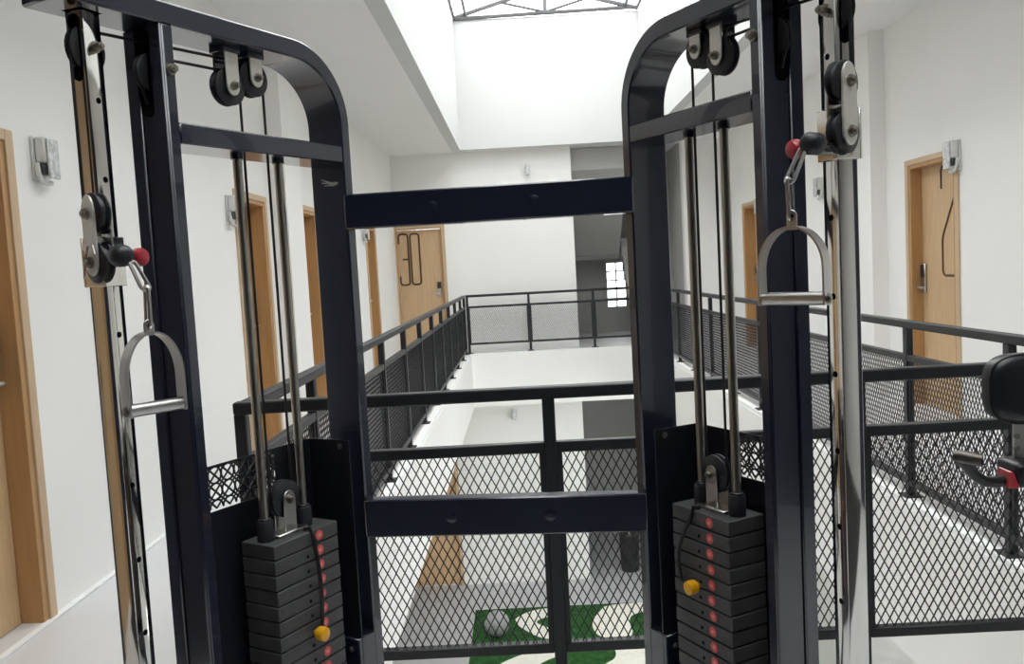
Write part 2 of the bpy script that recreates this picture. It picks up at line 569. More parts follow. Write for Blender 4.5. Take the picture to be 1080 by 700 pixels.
# stairs in the recess
st = thing('staircase', 'grey concrete stairs climbing to a landing in the far stairwell', 'stairs', (2.0, YF + .25, 0), kind='structure')
n, rise, run = 11, 0.17, 0.15
for i in range(n):
    y0 = YF + .30 + run * i
    MB().span((1.95, y0, 0 if i == 0 else rise * i - .10), (RX1, y0 + run + .02, rise * (i + 1)), .006).build('step', STAIR, st)
yl = YF + .30 + run * n
MB().span((RX0, yl, 1.56), (RX1, 17.5, 1.87), .005).build('landing', STAIR, st)
b = MB()
b.prism([(yl + .1, 1.49), (yl + .1, 1.87), (yl - .1, 1.87), (YF + .22, 3.39), (YF + .22, 3.02)], ((RX0 + 1.93) / 2, 0, 0), (0, 1, 0), (0, 0, 1), (1, 0, 0),
        1.93 - RX0)
b.build('upper_flight', RECESS, st)


# ------------------------------------------------------------------ doors
def rounded_path(pts, r, n=5):
    out = [Vector(pts[0])]
    for a, p, c in zip(pts, pts[1:], pts[2:]):
        a, p, c = Vector(a), Vector(p), Vector(c)
        d1, d2 = (a - p), (c - p)
        k = min(r, d1.length / 2, d2.length / 2)
        p1, p2 = p + d1.normalized() * k, p + d2.normalized() * k
        for i in range(n + 1):
            t = i / n
            out.append(p1 * (1 - t) ** 2 + p * 2 * t * (1 - t) + p2 * t * t)
    out.append(Vector(pts[-1]))
    return out


def door(name, label, o, ex, ey, width, height, lock_u=None, digits=(), recess=.15, t=.045, stroke=.0095):
    """o: opening's bottom corner on the wall face, ex along the wall, ey into the wall"""
    o, ex, ey = Vector(o), Vector(ex), Vector(ey)
    up = Vector((0, 0, 1))
    d = thing(name, label, 'door', o + ex * width / 2, kind='structure')

    def bx(b, u0, u1, v0, v1, z0, z1, bev=.003):
        p = [o + ex * u + ey * v for u, v in ((u0, v0), (u1, v1))]
        b.span((p[0].x, p[0].y, o.z + z0), (p[1].x, p[1].y, o.z + z1), bev)
        return b

    bx(MB(), 0, t, -.006, recess + .04, 0, height).build('door_jamb', WOOD_FRAME, d)
    bx(MB(), width - t, width, -.006, recess + .04, 0, height).build('door_jamb', WOOD_FRAME, d)
    bx(MB(), t, width - t, -.006, recess + .04, height - t, height).build('door_head', WOOD_FRAME, d)
    b = MB()
    bx(b, -.045, .010, -.016, 0, 0, height + .035)
    bx(b, width - .010, width + .045, -.016, 0, 0, height + .035)
    bx(b, .012, width - .012, -.016, 0, height - .012, height + .035)
    b.build('architrave', WOOD_EDGE, d)
    lf = bx(MB(), t + .004, width - t - .004, recess, recess + .04, .012, height - t - .004).build('door_leaf', WOOD, d)
    bx(MB(), t, width - t, .0, recess + .04, 0, .010, 0).build('threshold', FLOOR, d)
    f = recess  # front face of the leaf
    if lock_u is not None:
        lk = bx(MB(), lock_u - .035, lock_u + .035, f - .022, f, 1.0, 1.25, .006).build('lock_plate', STEEL, d)
        bx(MB(), lock_u - .032, lock_u + .032, f - .028, f - .02, 1.13, 1.245, .004).build('keypad', LOCK, lk)
        s = -1 if lock_u > width / 2 else 1
        c = o + ex * lock_u + ey * (f - .022) + up * 1.045
        b = MB()
        b.tube([c, c - ey * .045, c - ey * .05 + ex * s * .02, c - ey * .05 + ex * s * .12], .010, 8)
        b.build('lever_handle', STEEL, lk)
    for path, closed in digits:
        pts = [o + ex * u + ey * (f - .001) + up * z for u, z in path]
        pts = rounded_path(pts, .055)
        if closed:
            pts = pts[:-1]
        MB().tube(pts, stroke, 6, closed).build('number_outline', GROOVE, d)
    return d


X, Y = Vector((1, 0, 0)), Vector((0, 1, 0))
LBL = ['tall oak door on the left wall beside the viewer, seen mirrored in the chrome posts',
       'nearest oak door on the left, cropped by the picture edge',
       'oak door on the left wall, second from the viewer, seen between the guide rods',
       'slim oak door on the left wall just beyond the pilaster',
       'oak door on the left wall closest to the far corner']
for i, (a, c, h) in enumerate(LD):
    door('door_%d' % (i + 1), LBL[i], (XL, a, 0), Y, -X, c - a, h, lock_u=(c - a) - .115, recess=.09 if i == 1 else .15)
W30 = FD[1] - FD[0]
three = ([(.045, 1.92), (.045, 2.085), (.205, 2.085), (.205, 1.22), (.045, 1.22), (.045, 1.37)], False)
three_b = ([(.205, 1.655), (.10, 1.655)], False)
zero = ([(.245, 1.65), (.245, 2.085), (.395, 2.085), (.395, 1.22), (.245, 1.22), (.245, 1.65)], True)
door('door_6', 'oak door on the far wall outlined with a tall number 30', (FD[0], YF, 0), X, Y, W30, FD[2], lock_u=W30 - .10,
     digits=(three, three_b, zero), recess=.05, t=.028, stroke=.015)
# right-hand near door: its numeral starts at the far side
a, c, h = RD[0]
wr = c - a
un = c - 7.20
two = ([(un, 1.87), (un, 2.06), (un + .22, 2.06), (un + .22, 1.80), (un + .01, 1.47), (un + .01, 1.15), (un + .22, 1.15)], False)
door('door_7', 'oak door on the right wall with keypad lock and dark numeral', (XR, c, 0), -Y, X, wr, h, lock_u=.085, digits=(two,), recess=.09)
a, c, h = RD[1]
door('door_8', 'far oak door on the right wall seen beside the right guide rods', (XR, c, 0), -Y, X, c - a, h, lock_u=.105)
door('door_9', 'brown oak door on the storey below at the far wall', (FDL[0], YF, ZLOW), X, Y, FDL[1] - FDL[0], 2.20, recess=.05, t=.028)


# ------------------------------------------------------------------ wall meter boxes
def meter(label, x, y, z, sx, k=.95):
    """sx: +1 sticks out toward +X (left wall), -1 toward -X"""
    t = thing('meter_box', label, 'meter box', (x, y, z), 'meter boxes beside the doors')

    def b3(mb, x0, x1, y0, y1, z0, z1, bev=.004):
        return mb.span((x + sx * x0 * k, y + y0 * k, z + z0 * k), (x + sx * x1 * k, y + y1 * k, z + z1 * k), bev)
    b3(MB(), 0, .018, -.075, .085, -.13, .115).build('back_plate', PVC, t)
    b3(MB(), .018, .075, -.065, .062, -.03, .112, .008).build('cover', PVC, t)
    b = MB()
    b3(b, .075, .088, -.050, .058, -.112, .105, .004)
    b.build('clear_window', CLEAR, t)
    b = MB()
    b3(b, .018, .06, -.055, .045, -.09, -.032)
    for q in range(3):
        b3(b, .06, .068, -.045 + q * .034, -.025 + q * .034, -.08, -.04, .002)
    b.build('terminal_block', PVC_DARK, t)
    for q in range(2):
        b = MB()
        b.cyl((x + sx * .018 * k, y + .072 * k, z - (.02 + q * .05) * k), (x + sx * .026 * k, y + .072 * k, z - (.02 + q * .05) * k), .009, 10)
        b.build('screw', PVC_DARK, t)
    pts = [(.03, -.072, -.03), (.04, -.080, -.09), (.045, -.06, -.128), (.045, -.01, -.142), (.045, .03, -.132)]
    b = MB()
    b.tube([(x + sx * p * k, y + q * k, z + r * k) for p, q, r in pts], .014 * k, 8)
    b.build('cable_loop', PVC, t)


meter('pale grey meter box on the left wall beside the nearest door', XL, 3.80, 1.995, 1, .80)
meter('pale grey meter box on the left wall seen behind the left guide rod', XL, 6.26, 1.945, 1, .85)
meter('tiny pale meter box by the left wall door nearest the far corner', XL, 11.62, 2.0, 1)
meter('pale grey meter box at the top corner of the right keypad door', XR, 6.77, 2.10, -1)
meter('pale grey meter box on the right wall behind the right adjustment post', XR, 9.74, 2.13, -1)
meter('small meter box by the far right door, mostly behind the right upright', XR, 12.2, 2.10, -1)

for lab, z in (('tiny white wall lamp high on the upper far wall', 3.05), ('tiny white wall lamp high on the lower far wall', -1.10)):
    x = .22 if z > 0 else -.23
    t = thing('wall_lamp', lab, 'lamp', (x, YF, z))
    MB().span((x - .05, YF - .02, z - .06), (x + .05, YF, z + .06), .006).build('lamp_base', PVC, t)
    MB().lathe((x, YF - .06, z - .09), (0, 0, 1), [(0, 0), (0, .035), (.10, .045), (.18, .03), (.18, 0)], 12).build('lamp_shade', CLEAR, t)


# ------------------------------------------------------------------ railings
def mesh_panel_bm(o, ex, u0, u1, z0, z1, pw=.030, ph=.057, wr=.0038):
    """expanded metal: two families of slanting strands clipped to the panel"""
    b = MB()
    o, ex = Vector(o), Vector(ex)
    ey = Vector((-ex.y, ex.x, 0))
    W, H = u1 - u0, z1 - z0
    sl = ph / pw
    n = int((W + H / sl) / pw) + 2
    for fam in (1, -1):
        for k in range(-1, n + 1):
            # z = sl * (u - c) from u=c
            c = k * pw - H / sl
            ua, ub = max(0, c), min(W, c + H / sl)
            if ub - ua < .003:
                continue
            za, zb = sl * (ua - c), sl * (ub - c)
            if fam < 0:
                ua, ub = W - ua, W - ub
            A = o + ex * (u0 + ua) + Vector((0, 0, z0 + za)) + ey * fam * .0012
            B = o + ex * (u0 + ub) + Vector((0, 0, z0 + zb)) + ey * fam * .0012
            d = (B - A).normalized()
            s = d.cross(ey) * (wr / 2)
            e = ey * .0016
            vs = [b.bm.verts.new(q) for q in (A + s + e, A - s + e, A - s - e, A + s - e, B + s + e, B - s + e, B - s - e, B + s - e)]
            for f in ((0, 1, 5, 4), (1, 2, 6, 5), (2, 3, 7, 6), (3, 0, 4, 7)):
                b.bm.faces.new([vs[i] for i in f])
    return b


def railing(name, label, o, ex, us, top=1.0, mid=.81, bot=.11, foot_z=0.012, wr=.0038, side=False, start=None):
    """posts at distances us along ex from o"""
    o, ex = Vector(o), Vector(ex)
    ey = Vector((-ex.y, ex.x, 0))
    rl = thing(name, label, 'railing', o)
    M = Matrix((ex, ey, Vector((0, 0, 1)))).transposed().to_4x4()
    M.translation = o

    def bx(u0, u1, v0, v1, z0, z1, bev=.004):
        return MB().span((u0, v0, z0), (u1, v1, z1), bev, M)
    for u in us:
        p = bx(u - .021, u + .021, -.021, .021, foot_z, top - .04).build('post', RAIL, rl)
        if side:      # bolted to the face of the slab
            MB().span((u - .045, -.186, -.26), (u + .045, -.021, -.12), .003, M).build('side_bracket', RAIL, p)
            continue
        bx(u - .055, u + .055, -.05, .05, foot_z, foot_z + .008, .002).build('base_plate', RAIL, p)
        for du in (-.04, .04):
            q = o + ex * (u + du)
            MB().cyl((q.x, q.y, foot_z + .006), (q.x, q.y, foot_z + .018), .008, 6).build('anchor_bolt', RAIL, p)
    u0, u1 = (us[0] - .021 if start is None else start), us[-1] + .021
    bx(u0, u1, -.025, .025, top - .042, top, .005).build('top_rail', RAIL, rl)
    for a, c in zip(([start - .021] if start is not None else []) + us, us if start is not None else us[1:]):
        x0, x1 = a + .021, c - .021
        bx(x0, x1, -.018, .018, mid - .036, mid, .003).build('mid_rail', RAIL, rl)
        bx(x0, x1, -.018, .018, bot - .034, bot, .003).build('bottom_rail', RAIL, rl)
        for s0 in (x0, x1 - .018):
            bx(s0, s0 + .018, -.012, .012, bot, mid - .036, .002).build('panel_stile', RAIL, rl)
        mp = mesh_panel_bm(o, ex, x0 + .018, x1 - .018, bot, mid - .036, wr=wr).build('mesh_panel', RAIL, rl, smooth=False)
        mp['kind'] = 'stuff'
    return rl


YN = 2.862
railing('near_railing', 'black mesh railing right behind the exercise machine', (-.97, YN, 0), (1, 0, 0), [0, 1.042, 2.084, 3.02], foot_z=-.28, side=True)
railing('left_railing', 'long black mesh railing along the left walkway', (-.957, YN + .05, 0), (0, 1, 0),
        [.86, 1.82] + [2.785 + 1.078 * i for i in range(8)] + [14.175 - YN - .05], start=-.022)
railing('right_railing', 'long black mesh railing along the right walkway', (2.125, YN + .05, 0), (0, 1, 0),
        [.83, 1.815] + [2.80 + .983 * i for i in range(9)] + [14.175 - YN - .05], start=-.022)
railing('far_railing', 'black railing across the far end of the void', (-.957, 14.31, 0), (1, 0, 0), [.045, 1.078, 2.158, 3.04], bot=.19, wr=.0026)


# ------------------------------------------------------------------ storey below
tz = ZLOW
t = thing('turf_mat', 'green artificial turf mat with cream curved shapes on the lower floor', 'rug', (.6, 12.0, tz))
MB().span((-1.0, 9.2, tz), (3.0, 13.42, tz + .02), .004).build('turf', TURF, t)


def smooth_poly(p, it=2):
    for _ in range(it):
        q = []
        for a, c in zip(p, p[1:] + p[:1]):
            q += [(a[0] * .75 + c[0] * .25, a[1] * .75 + c[1] * .25), (a[0] * .25 + c[0] * .75, a[1] * .25 + c[1] * .75)]
        p = q
    return p


for poly in ([(.28, 13.36), (-.11, 13.28), (-.40, 12.95), (-.30, 12.69), (.02, 12.22), (.28, 12.2), (.28, 12.50), (.12, 12.60), (-.09, 12.86), (.28, 13.08)],
             [(1.10, 13.38), (2.4, 13.40), (2.4, 13.05), (1.72, 13.06), (1.46, 12.94), (1.38, 12.7), (1.40, 12.1), (.92, 12.1), (.80, 12.5), (.85, 12.84), (.98, 13.11)],
             [(-.9, 10.9), (-.60, 11.5), (.10, 11.95), (.30, 12.0), (.30, 11.66), (-.02, 11.45), (-.3, 10.9), (-.6, 10.6)],
             [(1.05, 11.95), (1.6, 11.93), (2.4, 12.0), (2.4, 11.0), (.6, 10.9), (.85, 11.3), (1.08, 11.5)]):
    MB().prism(smooth_poly(poly), (0, 0, tz + .021), (1, 0, 0), (0, 1, 0), (0, 0, 1), .012).build('cream_shape', TURF_WHITE, t)
t = thing('round_ball', 'pale grey round ball resting on the green turf', 'ball', (-.62, 12.42, tz + .028))
b = MB()
tb = bmesh.new()
bmesh.ops.create_uvsphere(tb, u_segments=28, v_segments=18, radius=.188)
for v in tb.verts:
    v.co = Vector((v.co.x, v.co.y, max(v.co.z, -.178))) + Vector((-.62, 12.42, tz + .028 + .178))
b._join(tb)
b.build('ball_body', STONE, t)
b = MB()
c = Vector((-.62, 12.42, tz + .206))
ring_pts = [c + Vector((.189 * math.cos(2 * math.pi * i / 32), .189 * math.sin(2 * math.pi * i / 32), 0)) for i in range(32)]
b.tube(ring_pts, .004, 5, True)
b.build('seam', STONE, t)
bc = Vector((1.70, 14.95, tz))
t = thing('litter_bin', 'black cylindrical bin standing in the dark recess of the lower floor', 'bin', bc)
MB().lathe(bc, (0, 0, 1), [(0, 0), (0, .155), (.02, .165), (.60, .175), (.63, .182), (.65, .182), (.65, .15), (.45, .145), (.45, 0)], 24).build('bin_body', BIN, t)
MB().lathe(bc + Vector((0, 0, .645)), (0, 0, 1), [(0, .178), (.02, .185), (.04, .178), (.04, .12), (.0, .12)], 24).build('bin_rim', LOCK, t)
b = MB()
b.tube([bc + Vector(p) for p in ((.0, .0, .45), (.01, 0, .75), (-.02, -.01, .95), (.03, 0, 1.12))], .018, 8)
b.build('pale_stem', PVC, t)

# ------------------------------------------------------------------ the cable machine
LZ = Vector((0, 0, 1))
MC = Vector((-.08, 2.05, 0))
mach = thing('cable_machine', 'large black dual tower cable exercise machine with chrome adjustment posts and weight stacks', 'exercise machine', MC)


class Tower:
    def __init__(s, cen, deg, side, fs, bs, ztop, post, stack_top, stack_s):
        a = R(deg)
        s.cen = Vector((*cen, 0))
        s.d = Vector((math.sin(a), math.cos(a), 0))
        s.n = Vector((math.cos(a), -math.sin(a), 0)) * side
        s.side, s.fs, s.bs, s.ztop, s.post, s.stack_top, s.stack_s = side, fs, bs, ztop, post, stack_top, stack_s
        s.rot = math.atan2(s.d.y, s.d.x)
        s.M = Matrix((s.d, s.n, LZ)).transposed().to_4x4()
        s.M.translation = s.cen

    def turned(s, a, deg):
        c = s.p(a, 0, 0)
        return Tower((c.x, c.y), deg, s.side, 0, 0, s.ztop, s.post, s.stack_top, s.stack_s)

    def p(s, a, t, z):
        return s.cen + s.d * a + s.n * t + LZ * z

    def box(s, a0, a1, t0, t1, z0, z1, bev=.003, mb=None, seg=1):
        return (mb or MB()).span((a0, t0, z0), (a1, t1, z1), bev, s.M, seg)


def wheel_profile(r, w):
    return [(-w / 2, 0), (-w / 2, r * .93), (-w / 2 + .002, r), (-w * .28, r), (-w * .1, r * .84), (w * .1, r * .84), (w * .28, r), (w / 2 - .002, r),
            (w / 2, r * .93), (w / 2, 0)]


def wheel(c, axis, r, w, parent, name='pulley_wheel'):
    o = MB().lathe(c, axis, wheel_profile(r, w), 26).build(name, RUBBER, parent)
    return o


def bolt(c, axis, r, h, parent, name='bolt', material=None):
    ax = Vector(axis).normalized()
    b = MB()
    b.cyl(c, Vector(c) + ax * h * .35, r * 1.35, 16)
    b.cyl(Vector(c) + ax * h * .3, Vector(c) + ax * h, r, 6)
    b.cyl(Vector(c) + ax * h * .9, Vector(c) + ax * (h * 1.25), r * .55, 10)
    return b.build(name, material or BOLT, parent)


HW = .058     # half width of the flat frame tube
TOWERS = [Tower((-.618, 2.079), 29.0, 1, -.268, .246, 1.990, (-.449, -.415), .775, (-.093, .130)),
          Tower((.451, 2.029), -28.0, -1, -.214, .222, 1.974, (-.405, -.372), .795, (-.093, .112))]
DOT_S = (.060, -.028)
HOLE_S = (.016, .012)
HOLE_Z0 = (1.7715, 1.7725)
CARR_Z = (1.508, 1.675)
KNOB_Z = (.524, .616)
for ti, T in enumerate(TOWERS):
    L = ti == 0
    # bent top bar + back upright, one flat tube
    th, tb_ = .046, .034
    bs = T.bs
    cx, cz = bs + tb_ - .19, T.ztop - .19
    outer = [(T.fs - .250, T.ztop)] + [(x, z) for x, z in arc(cx, cz, .19, .19, 90, 0, 14)] + [(bs + tb_, .06)]
    inner = [(bs, .06)] + [(x, z) for x, z in arc(cx, cz, .19 - tb_, .19 - th, 0, 90, 14)] + [(T.fs - .250, T.ztop - th)]
    MB().prism(outer + inner, T.p(0, 0, 0), T.d, LZ, T.n, 2 * HW, .004, 50).build('bent_frame_tube', BLACK, mach)
    # front upright: flat tube with a recessed channel down its face
    fb = T.fs
    b = T.box(fb - .028, fb, -HW, HW, .06, T.ztop - th, .003)
    T.box(fb - .034, fb - .027, -HW, -.020, .06, T.ztop - th, .003, b)
    T.box(fb - .034, fb - .027, .022, HW, .06, T.ztop - th, .003, b)
    fu = b.build('front_upright', BLACK, mach)
    b = MB()
    slot = [(x, z) for x, z in arc(0, 1.925, .016, .016, 0, 180, 8)] + [(x, z) for x, z in arc(0, 1.775, .016, .016, 180, 360, 8)]
    b.prism(slot, T.p(fb - .0285, 0, 0), T.n, LZ, T.d, .003)
    b.build('cable_slot', HOLE, fu)
    wheel(T.p(fb - .012, 0, 1.851), T.n, .043, .018, mach)
    bolt(T.p(fb - .014, HW, 1.851), T.n, .009, .016, mach)
    # flat cross bar carrying the guide rods
    cb = T.box(fb, bs, -HW, HW, 1.700, 1.745, .003).build('cross_bar', BLACK, mach)
    # base
    T.box(T.post[0] - .08, bs + .10, -HW, HW, 0, .06, .004).build('base_beam', BLACK, mach)
    T.box(-.11, .15, -.08, .09, .06, .12, .004).build('stack_base', BLACK, mach)
    if L:
        b = MB()
        for (ta, za, tb2, zb, hh) in ((-.020, 1.655, .030, 1.650, .004), (-.012, 1.647, .022, 1.647, .003), (-.022, 1.664, .004, 1.655, .0025)):
            b.prism([(ta, za - hh * .2), (tb2, zb - hh), (tb2 + .006, zb), (tb2, zb + hh), (ta, za + hh * .2)], T.p(bs - .0006, 0, 0), T.n, LZ, T.d, .0012)
        q = b.build('paint_scratch', PVC, mach, smooth=False)
        q['kind'] = 'stuff'
    # guide rods
    sa, sb = (-.064, .068) if L else (-.063, .060)
    for s_ in (sa, sb):
        b = MB()
        b.cyl(T.p(s_, 0, .10), T.p(s_, 0, 1.702), .0108, 16)
        b.build('guide_rod', ROD, mach)
        b = MB()
        zt = T.stack_top
        b.lathe(T.p(s_, 0, zt), LZ, [(0, .0205), (.046, .0205), (.05, .018), (.05, .011)], 18)
        b.lathe(T.p(s_, 0, zt + .046), LZ, [(0, .016), (.008, .016), (.010, .0135)], 12)
        b.build('rod_bushing', RUBBER, mach)
        b = MB()
        b.lathe(T.p(s_, 0, 1.690), LZ, [(0, .015), (.01, .015)], 12)
        b.build('rod_collar', BLACK, mach)
    # hanging top pulleys
    pa = (-.077, 1.855) if L else (-.068, 1.852)
    pb = (-.002, 1.885) if L else (.003, 1.883)
    rg = .036
    for (ps, pz) in (pa, pb):
        wheel(T.p(ps, 0, pz), T.n, .043, .026, mach)
        zt = T.ztop - th
        # inner plate pale, outer plate black, top strap
        out = [(-.019, zt - pz - .012), (.019, zt - pz - .012)] + [(x, z) for x, z in arc(0, 0, .019, .022, 0, -180, 10)]
        pl = MB().prism(out, T.p(ps, .019, pz), T.d, LZ, T.n, .005, .001).build('pulley_plate', ZINC, mach)
        bolt(T.p(ps, .0215, pz), T.n, .0075, .014, pl)
        MB().prism(out, T.p(ps, -.019, pz), T.d, LZ, T.n, .005, .001).build('pulley_plate', BLACK, mach)
        T.box(ps - .026, ps + .026, -.024, .024, zt - .014, zt, .002).build('pulley_bracket', BLACK, mach)
    # adjustment post: square chrome tube with its own slight turn
    p0, p1 = T.post
    pc = (p0 + p1) / 2
    P = T.turned(pc, 17.0 if L else -19.0)
    q0, h0 = (.0225, .0215) if L else (.0225, .0235)
    ptop = 1.944 if L else 1.93
    po = P.box(-q0, q0, -h0, h0, .06, ptop, .003, seg=2).build('adjustment_post', CHROME, mach)
    P.box(-q0 - .004, q0 + .004, -h0 - .004, h0 + .004, ptop, T.ztop - th, .004).build('post_cap', BLACK, mach)
    hm = None
    k = 0
    while HOLE_Z0[ti] - .1535 * k > .12:
        c = P.p(0, h0 + .0003, HOLE_Z0[ti] - .1535 * k)
        if hm is None:
            ho = MB().lathe(c, P.n, [(-.004, .0062), (.0003, .0062), (.0003, 0)], 14).build('adjustment_hole', HOLE, po, at=c)
            hm = ho.data
        else:
            place(hm, 'adjustment_hole', po, c)
        k += 1
    # slot and pulley at the head of the post
    zc = ptop - .072
    sl = [(x, q) for x, q in arc(0, .052, .012, .012, 0, 180, 8)] + [(x, q) for x, q in arc(0, -.052, .012, .012, 180, 360, 8)]
    MB().prism(sl, P.p(-q0 - .0003, 0, zc), P.n, LZ, P.d, .003).build('cable_slot', HOLE, po)
    wheel(P.p(0, 0, zc), P.n, .045, .018, mach)
    bolt(P.p(0, h0, zc + .002), P.n, .0085, .018, mach)
    # cables
    r_c = .0033
    zA, zB, zS = pa[1], pb[1], T.stack_top + .087

    def run(pts):
        MB().tube([T.p(a, 0, z) for a, z in pts], r_c, 8).build('steel_cable', CABLE, mach)
    wr = .042
    zu = 1.851 + .036
    run([(pa[0] + rg, zS + .01), (pa[0] + rg, zA)] + [(pa[0] + x, zA + q) for x, q in arc(0, 0, rg, rg, 10, 90, 6)] + [(fb - .012, zu)] +
        [(fb - .012 + x, 1.851 + q) for x, q in arc(0, 0, rg, rg, 100, 180, 5)] + [(fb - .046, 1.83), (fb - .030, 1.785)])
    MB().tube([T.p(a, 0, z) for a, z in [(pb[0] + rg, zS + .01), (pb[0] + rg, zB)] + [(pb[0] + x, zB + q) for x, q in arc(0, 0, rg, rg, 10, 90, 6)]] +
              [P.p(x, 0, zc + q) for x, q in arc(0, 0, rg + .002, rg + .002, 90, 180, 6)] + [P.p(-rg - .002, 0, CARR_Z[ti] + .06)], r_c, 8).build(
        'steel_cable', CABLE, mach)
    # weight stack
    s0, s1 = T.stack_s
    pitch, hn = .0378, .0345
    pm = dm = cm = km = None
    for k in range(17):
        ztop = T.stack_top - pitch * k
        jit = 0 if k == 0 else random.uniform(-.0012, .0012)
        c = T.p((s0 + s1) / 2 + jit, jit * .6, ztop - hn / 2)
        if pm is None:
            b = MB().box((0, 0, 0), (s1 - s0, .11, hn), .002)
            pm = b.mesh('weight_plate', PLATE)
            dd = Vector((DOT_S[ti] - (s0 + s1) / 2, T.side * -.055, 0))
            ax = (0, -T.side, 0)
            dm = MB().lathe(dd, ax, [(0, .0122), (.0012, .0122), (.0012, 0)], 20).mesh('number_disc', RED_DISC)
            cm = MB().lathe(dd, ax, [(.001, .0050), (.0016, .0050), (.0016, 0)], 12).mesh('disc_centre', PALE_DISC)
            hh = Vector((HOLE_S[ti] - (s0 + s1) / 2, T.side * -.055, -.004))
            km = MB().lathe(hh, ax, [(0, .0045), (.0006, .0045), (.0006, 0)], 12).mesh('pin_hole', HOLE)
        pl = place(pm, 'weight_plate', mach, c, T.rot)
        for me_, nm in ((dm, 'number_disc'), (cm, 'disc_centre'), (km, 'pin_hole')):
            if nm == 'pin_hole' and k == 0:
                continue
            q = bpy.data.objects.new(nm, me_)
            COL.objects.link(q)
            q.parent = pl
            q.location = (0, 0, 0)
    # moving pulley on the stack
    zt = T.stack_top
    T.box(-.045, .055, -.026, .026, zt, zt + .008, .002).build('pulley_foot', STEEL, mach)
    wheel(T.p(.004, 0, zt + .087), T.n, .046, .022, mach)
    for sg in (1, -1):
        out = [(-.020, -.080), (.020, -.080)] + [(x, q) for x, q in arc(0, 0, .020, .022, 0, 180, 10)]
        pl = MB().prism(out, T.p(.004, sg * .017, zt + .087), T.d, LZ, T.n, .004, .001).build('pulley_plate', STEEL, mach)
        bolt(T.p(.004, sg * .019, zt + .087), T.n * sg, .009, .012, pl)
    # selector pin, yellow knob, coiled lanyard
    kz = KNOB_Z[ti]
    hs = HOLE_S[ti]
    b = MB()
    b.cyl(T.p(hs, .02, kz), T.p(hs, .075, kz), .0045, 10)
    b.build('selector_pin', STEEL, mach)
    MB().lathe(T.p(hs, .064, kz), T.n, [(0, .009), (.006, .012), (.010, .0165), (.024, .0175), (.031, .0165), (.034, .012), (.034, 0)], 14).build(
        'pin_knob', YELLOW, mach)
    path = [T.p(.03, .035, zt + .004), T.p(.032, .052, zt + .008), T.p(.034, .061, zt - .02)]
    nn = 14
    for i in range(1, nn + 1):
        f = i / nn
        if L:
            path.append(T.p(.034 + (.042 - .034) * f, .061 + .010 * math.sin(f * math.pi), zt - .02 - (zt - .02 - kz - .006) * f))
        else:
            path.append(T.p(.034 + .045 * math.sin(f * 1.9) , .061 + .010 * math.sin(f * math.pi), zt - .02 - (zt - .02 - kz + .008) * f))
    path.append(T.p(hs + .02, .074, kz - .004))
    path.append(T.p(hs + .006, .075, kz))
    MB().tube(path, .0052, 7).build('lanyard', CABLE, mach)
    # sheet shroud: outer side with cut-out ornament, and back
    ztop = .972
    to = -.078
    s_in, s_out = (.058, fb) if L else (.020, fb)
    bsh = bs - .052
    b = MB()
    z_lo = .862
    T.box(s_out, s_in, to - .002, to, .06, z_lo, 0, b)
    T.box(s_in, bsh, to - .002, to, .06, ztop, 0, b)
    T.box(s_out, s_in, to - .002, to, ztop - .006, ztop, 0, b)
    T.box(s_out, s_out + .012, to - .002, to, z_lo, ztop, 0, b)
    T.box(bsh - .004, bsh, to - .002, HW, .06, ztop, 0, b)
    sh = b.build('shroud_panel', SHROUD, mach, smooth=False)
    b = MB()
    pr = .040

    def strand(a0, z0, a1, z1, r_=.0027):
        if max(a0, a1) > s_in or min(a0, a1) < s_out or max(z0, z1) > ztop or min(z0, z1) < z_lo:
            return
        b.tube([T.p(a0, to - .001, z0), T.p(a1, to - .001, z1)], r_, 4)
    na, nz_ = int((s_in - s_out) / pr) + 1, int((ztop - z_lo) / pr) + 1
    for i in range(na + 1):
        for k in range(nz_ + 1):
            ca, cz_ = s_out + .012 + pr * i, z_lo + .006 + pr * k
            pts = [(ca + pr * .5 * math.cos(2 * math.pi * q / 16), cz_ + pr * .5 * math.sin(2 * math.pi * q / 16)) for q in range(16)]
            for (a0, z0), (a1, z1) in zip(pts, pts[1:] + pts[:1]):
                strand(a0, z0, a1, z1)
            for q in range(4):
                for sg in (1, -1):
                    strand(ca + pr * q / 4, cz_ + (pr * q / 4 if sg > 0 else pr - pr * q / 4), ca + pr * (q + 1) / 4,
                           cz_ + (pr * (q + 1) / 4 if sg > 0 else pr - pr * (q + 1) / 4))
    q = b.build('ornament_lattice', SHROUD, sh, smooth=False)
    q['kind'] = 'stuff'
    T.box(bsh - .016, bs, -.05, HW, .06, .435, .003).build('lower_cover', BLACK, mach)
    bolt(T.p(bsh - .004, .028, .955), -T.d, .006, .005, mach, 'cover_screw')
    bolt(T.p(bsh - .016, .03, .405), -T.d, .006, .006, mach, 'cover_screw')

    # carriage on the post
    zc = CARR_Z[ti]
    b = MB()
    zl, zh = zc - .100, zc - .003
    g = .006
    P.box(-q0 - g, q0 + g, h0 + .0005, h0 + g, zl, zh, .001, b)
    P.box(-q0 - g, q0 + g, -h0 - g, -h0 - .0005, zl, zh, .001, b)
    P.box(-q0 - g, -q0 - .0005, -h0 - .001, h0 + .001, zl, zh, .001, b)
    P.box(q0 + .0005, q0 + g, -h0 - .001, h0 + .001, zl, zh, .001, b)
    car = b.build('carriage_sleeve', CHROME, mach)
    b = MB()
    zp = 1.462 if L else 1.598
    b.lathe(P.p(0, h0 + g, zp), P.n, [(0, .013), (.024, .013), (.028, .008), (.065, .008)], 16)
    b.build('pop_pin', STEEL, car)
    MB().lathe(P.p(0, .072 if L else .088, zp), P.n, [(0, .008), (.003, .015), (.010, .0185), (.019, .0185), (.026, .015), (.029, .006), (.029, 0)], 18).build(
        'pin_knob', RED, car)
